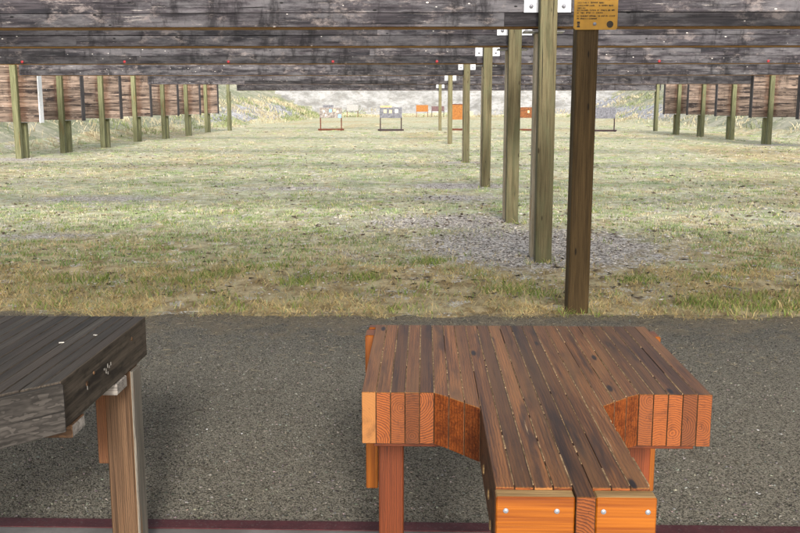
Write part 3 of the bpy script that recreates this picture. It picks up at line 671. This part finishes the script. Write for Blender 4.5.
# ------------------------------------------------------------------ orange shooting bench
TZ=.84; TH=.14
def orange_bench():
    t=thing('shooting_bench','oiled orange brown T-shaped timber shooting bench with fresh sawn ends','bench',(.29,2.4,0),0,None)
    ox,oy=.29,2.4
    x0=-.160; pitch=.0378; n=24; yb=3.105; yw=2.35
    tl,tr=.1424,.4448
    b=MB(); fl=MB()
    def front(x):            # y of the front edge of the tabletop at x
        if x<.036: return yw
        if x<tl: return yw-(x-.036)/(tl-.036)*.125
        if x<tr: return 1.745
        if x<.548: return yw-(.548-x)/(.548-tr)*.10
        return yw
    for i in range(n):
        xa=x0+i*pitch; xm=xa+pitch/2; w=pitch-.0008
        tail=(tl-.005)<=xm<=(tr+.005)
        fa,fb=(front(xa+.001),front(xa+w)) if not tail else (1.745,1.745)
        mid=tail and i==15-1-1
        if abs(xm-.3125)<pitch*.3: fa=fb=1.700       # middle board runs out between the end boards
        fm=(fa+fb)/2; L=yb-fm; sl=(fb-fa)/w
        dz=random.uniform(-.0005,.0005)
        def warp(p,sl=sl,L=L): return (p[0],p[1]+(sl*p[0] if p[1]<0 else 0),p[2])
        b.board((xa+w/2-ox,fm+L/2-oy,TZ-TH/2+dz),(w,L,TH),1,.0013,side=1,end=(3 if abs(sl)>.05 else 2),top=0,warp=warp)
        if i<n-1:
            fe=max(front(xa+pitch-.002),front(xa+pitch+.002)) if not tail else 1.75
            if i==n-1: continue
            f2=max(fe,fm)+.006 if not tail else 1.76
            y=f2
            while y<yb-.01:                       # pale grit caught in the joints, in broken runs
                l=min(random.uniform(.03,.28),yb-.006-y)
                if random.random()<.9 and l>.006: fl.board((xa+pitch-.0004-ox+random.uniform(-.0004,.0004),y+l/2-oy,TZ-.0042),(random.choice((.0014,.002,.0028,.0034)),l,.0100),1,.0004)
                y+=l+random.uniform(.0,.03)
    top=b.build('tabletop',[M['top'],M['bside'],M['cut'],M['gusset_cut']],t)
    fl.build('joint_dust',M['filler'],top)
    # knot holes on the tail's left flank are bolts' plugs
    for (y,z) in ((1.86,.775),(2.02,.765),(1.80,.735)):
        q=MB(); q.disc((tl-.004-ox,y-oy,z),.011,(-1,0,0),.003,n=12); q.build('wooden_plug',M['pale_strip'],top)
    # two boards closing the end of the tail, the middle plank showing between them
    for (xa,xb,scr) in ((tl-.001,.2925,((.160,.808),(.258,.808),(.212,.752))),(.3330,tr+.004,((.347,.808),(.432,.808),(.39,.752)))):
        q=MB(); q.board(((xa+xb)/2-ox,1.7255-oy,TZ-.004-.145/2),(xb-xa,.037,.145),0,.0025,side=0,top=1)
        e=q.build('end_board',[M['orange'],M['pale_strip']],t)
        for (sx,sz) in scr:
            q=MB(); q.disc((sx-ox,1.707-oy,sz),.0052,(0,-1,0),.002,n=12,dome=.001); q.build('screw',M['screw'],e)
    # battens under the wings
    for y in (2.42,2.98):
        q=MB(); q.board((.29-ox,y-oy,TZ-TH-.008),(.84,.10,.014),0,.002); q.build('batten',M['orange_leg'],t)
    # legs: pairs of boards
    for (x,y) in ((-.095,2.72),(.640,2.72)):
        q=MB(); q.board((x-ox,y-oy,(TZ-TH-.026)/2),(.074,.089,TZ-TH-.026),2,.003); q.build('leg',M['orange_leg'],t)
    q=MB(); q.board((.297-ox,2.0-oy,(TZ-TH-.004)/2),(.089,.089,TZ-TH-.004),2,.003); q.build('leg',M['orange_leg'],t)
    # uprights bolted outside the back corners and the board across the back
    for x in (-.172,.7424+.016):
        q=MB(); q.board((x-ox,3.06-oy,(.29+.825)/2),(.040,.085,.535),2,.003); q.build('corner_upright',M['orange'],t)
    q=MB(); q.board((.285-ox,3.127-oy,TZ-.080),(.94,.038,.14),0,.003); q.build('back_board',M['orange'],t)
    # grit and chips lying on the boards
orange_bench()

# ------------------------------------------------------------------ dark bench at left
def dark_bench():
    xr=-.980; xl=xr-.92; xc=(xr+xl)/2; yb=3.215; yw=2.43
    t=thing('shooting_bench','blackened weathered timber shooting bench cut off by the left edge of the photo','bench',(xc,2.5,0))
    ox,oy=xc,2.5
    tl,tr=xc-.155,xc+.155
    def front(x):
        if x>tr: return yw-(xr-x)/(xr-tr)*.33
        if x<tl: return yw-(x-xl)/(tl-xl)*.33
        return 1.80
    n=24; pitch=.92/n; b=MB(); fl=MB()
    for i in range(n):
        xa=xl+i*pitch; w=pitch-.0012; xm=xa+pitch/2; tail=tl<xm<tr
        fa,fb=(front(xa+.0005),front(xa+w)) if not tail else (1.80,1.80)
        if not tail and (xa<tr<xa+w or xa<tl<xa+w): fa=fb=front(xm)
        fm=(fa+fb)/2; L=yb-fm; sl=(fb-fa)/w
        b.board((xa+w/2-ox,fm+L/2-oy,TZ-TH/2+random.uniform(-.0012,.0008)),(w,L,TH),1,.0022,side=1,end=1,top=0,warp=lambda p,sl=sl:(p[0],p[1]+(sl*p[0] if p[1]<0 else 0),p[2]))
    top=b.build('tabletop',[M['dtop'],M['dside']],t)
    # sloping apron boards on the cut front edges
    for s in (-1,1):
        xa,xb=(tr+.01,xr-.002) if s>0 else (xl+.002,tl-.01)
        ya,yb2=front(xa),front(xb)
        L=math.hypot(xb-xa,yb2-ya); ang=math.atan2(yb2-ya,xb-xa)
        m=Matrix.Translation(((xa+xb)/2-ox,(ya+yb2)/2-oy,TZ-TH/2-.002))@Matrix.Rotation(ang,4,'Z')@Matrix.Translation((0,-.012,0))
        q=MB(); q.board((0,0,0),(L,.020,TH-.006),0,.003,mat=m); q.build('front_apron',M['dgrey2'],t)
    # bolts, rust and paint flecks on the right flank
    for (y,z,r,m) in ((2.62,.775,.008,'leg'),(2.68,.79,.006,'leg'),(3.05,.80,.007,'leg')):
        q=MB(); q.disc((xr-ox-.001,y-oy,z),r,(1,0,0),.003,n=10,dome=.001); q.build('screw_head',M[m],top)
    for (y,z) in ((2.77,.775),(2.785,.765),(2.80,.778),(2.815,.77),(2.83,.776),(2.80,.755),(2.62,.762)):
        q=MB(); q.board((xr-ox+.0005,y-oy,z),(.002,random.uniform(.004,.009),random.uniform(.006,.016)),2,.0004); q.build('paint_fleck',M['fleck'],top)
    for y in (2.53,2.92):
        q=MB(); q.board((xc-ox,y-oy,TZ-TH-.0215),(.925,.10,.039),0,.003,side=0,end=1); q.build('batten',[M['leg'] if y<2.6 else M['dgrey'],M['dgrey']],t)
    for s in (-1,1):
        x=xc+s*(.46-.046)
        q=MB(); q.board((x-ox,3.06-oy,(TZ-TH-.003)/2),(.090,.092,TZ-TH-.003),2,.004); q.build('leg',M['leg'],t)
        q=MB(); q.board((x+s*.0465-ox,3.062-oy,(TZ-TH-.004)/2),(.012,.088,TZ-TH-.006),2,.002); q.build('leg_facing',M['leg_grey'],t)
        q=MB(); q.board((x-s*.045-ox,3.135-oy,.515),(.14,.038,.37),2,.003); q.build('upright',M['board_dark'],t)
        q=MB(); q.board((x+s*.0-.02*s-ox,3.0105-oy,TZ-TH-.03),(.045,.004,.055),2,.0006); br=q.build('steel_bracket',M['steel'],t)
        q=MB(); q.disc((x-.02*s-ox,3.008-oy,TZ-TH-.035),.004,(0,-1,0),.002,n=8); q.build('screw',M['bolt'],br)
    q=MB(); q.board((xc-ox,2.0-oy,(TZ-TH-.003)/2),(.090,.090,TZ-TH-.003),2,.004); q.build('leg',M['leg'],t)
M['dgrey2']=wood('greyed_front_apron',(.016,.014,.012),(.070,.062,.055),1.2,20,.8,crack=.7,boardvar=.1)
dark_bench()
# shelter roof over the firing line, above the picture: it shades the benches and the gravel
def shelter():
    t=thing('shelter_roof','timber shelter roof over the benches and firing line','roof',(0,2,0))
    b=MB(); b.board((0,ROOF[0]/2+ROOF[1]/2-2,ROOF[2]+.1),(30,ROOF[1]-ROOF[0],.16),0,.01); b.build('roof_deck',M['ceil'],t)
    for x in (-9,-3.6,5.6,11):
        for y in (ROOF[0]+.3,):
            b=MB(); b.board((x,y-2,ROOF[2]/2),(.15,.15,ROOF[2]),2,.005); b.build('post',M['post_dark'],t)
ROOF=(.3,5.8,2.75)  # reach and height of the unseen roof, set by where its shade should fall
shelter()

# scraps
for (x,y,w_,l_,rz,lab) in ((-1.132,2.83,.016,.009,.4,'small white paper scrap lying on the blackened bench top, nearer the left edge'),(-1.06,2.93,.012,.007,-.5,'small pale scrap lying on the blackened bench top, nearer its right flank')):
    q=MB(); q.board((0,0,0),(w_,l_,.0016),0,.0004,warp=lambda p:(p[0],p[1],p[2]+p[0]*p[0]*18)); o=q.build('paper_scrap',M['paper_white']); o.location=(x,y,TZ+.0022); o.rotation_euler=(0,0,rz); tag(o,lab,'scrap')
q=MB(); q.board((0,0,0),(.17,.022,.016),0,.006,warp=lambda p:(p[0],p[1]+p[0]*p[0]*1.2,p[2])); o=q.build('stick',M['dgrey']); o.location=(2.66,8.02,float(height(2.66,8.02))+.014); o.rotation_euler=(0,.03,-.9); tag(o,'short pale grey stick lying in the straw right of the sign post','stick')
# ------------------------------------------------------------------ light, camera
SUN_EL=math.radians(24); SUN_AZ=math.radians(-8)      # sun lamp behind the camera stands in for its flash; light travels towards +Y and a little +X
w=bpy.data.worlds.new('World'); S.world=w; w.use_nodes=True
nt=w.node_tree; bg=nt.nodes['Background']; sky=nt.nodes.new('ShaderNodeTexSky'); sky.sky_type='NISHITA'
sky.sun_disc=False; sky.sun_elevation=SUN_EL; sky.sun_rotation=math.pi+SUN_AZ
sky.air_density=1.0; sky.dust_density=2.5; sky.ozone_density=.6
hs=nt.nodes.new('ShaderNodeHueSaturation'); hs.inputs['Saturation'].default_value=.45
nt.links.new(sky.outputs[0],hs.inputs['Color']); nt.links.new(hs.outputs[0],bg.inputs[0]); bg.inputs[1].default_value=.15
L=bpy.data.lights.new('sun','SUN'); L.energy=1.5; L.angle=math.radians(9); L.color=(1,.96,.90)
so=bpy.data.objects.new('sun',L); C.objects.link(so)
d=Vector((math.sin(SUN_AZ)*math.cos(SUN_EL),math.cos(SUN_AZ)*math.cos(SUN_EL),-math.sin(SUN_EL)))
so.rotation_euler=d.to_track_quat('-Z','Y').to_euler(); so.location=(0,-6,6)
cam=bpy.data.cameras.new('camera'); co=bpy.data.objects.new('camera',cam); C.objects.link(co); S.camera=co
cam.sensor_width=36; cam.lens=940*36/800; cam.clip_end=1000; cam.clip_start=.05
co.location=(0,0,HC); co.rotation_euler=(math.pi/2-math.atan(163/940),0,math.atan(24/940))
S.view_settings.view_transform='Standard'; S.view_settings.look='None'; S.view_settings.exposure=1.35; S.view_settings.gamma=1
S.view_settings.use_curve_mapping=False
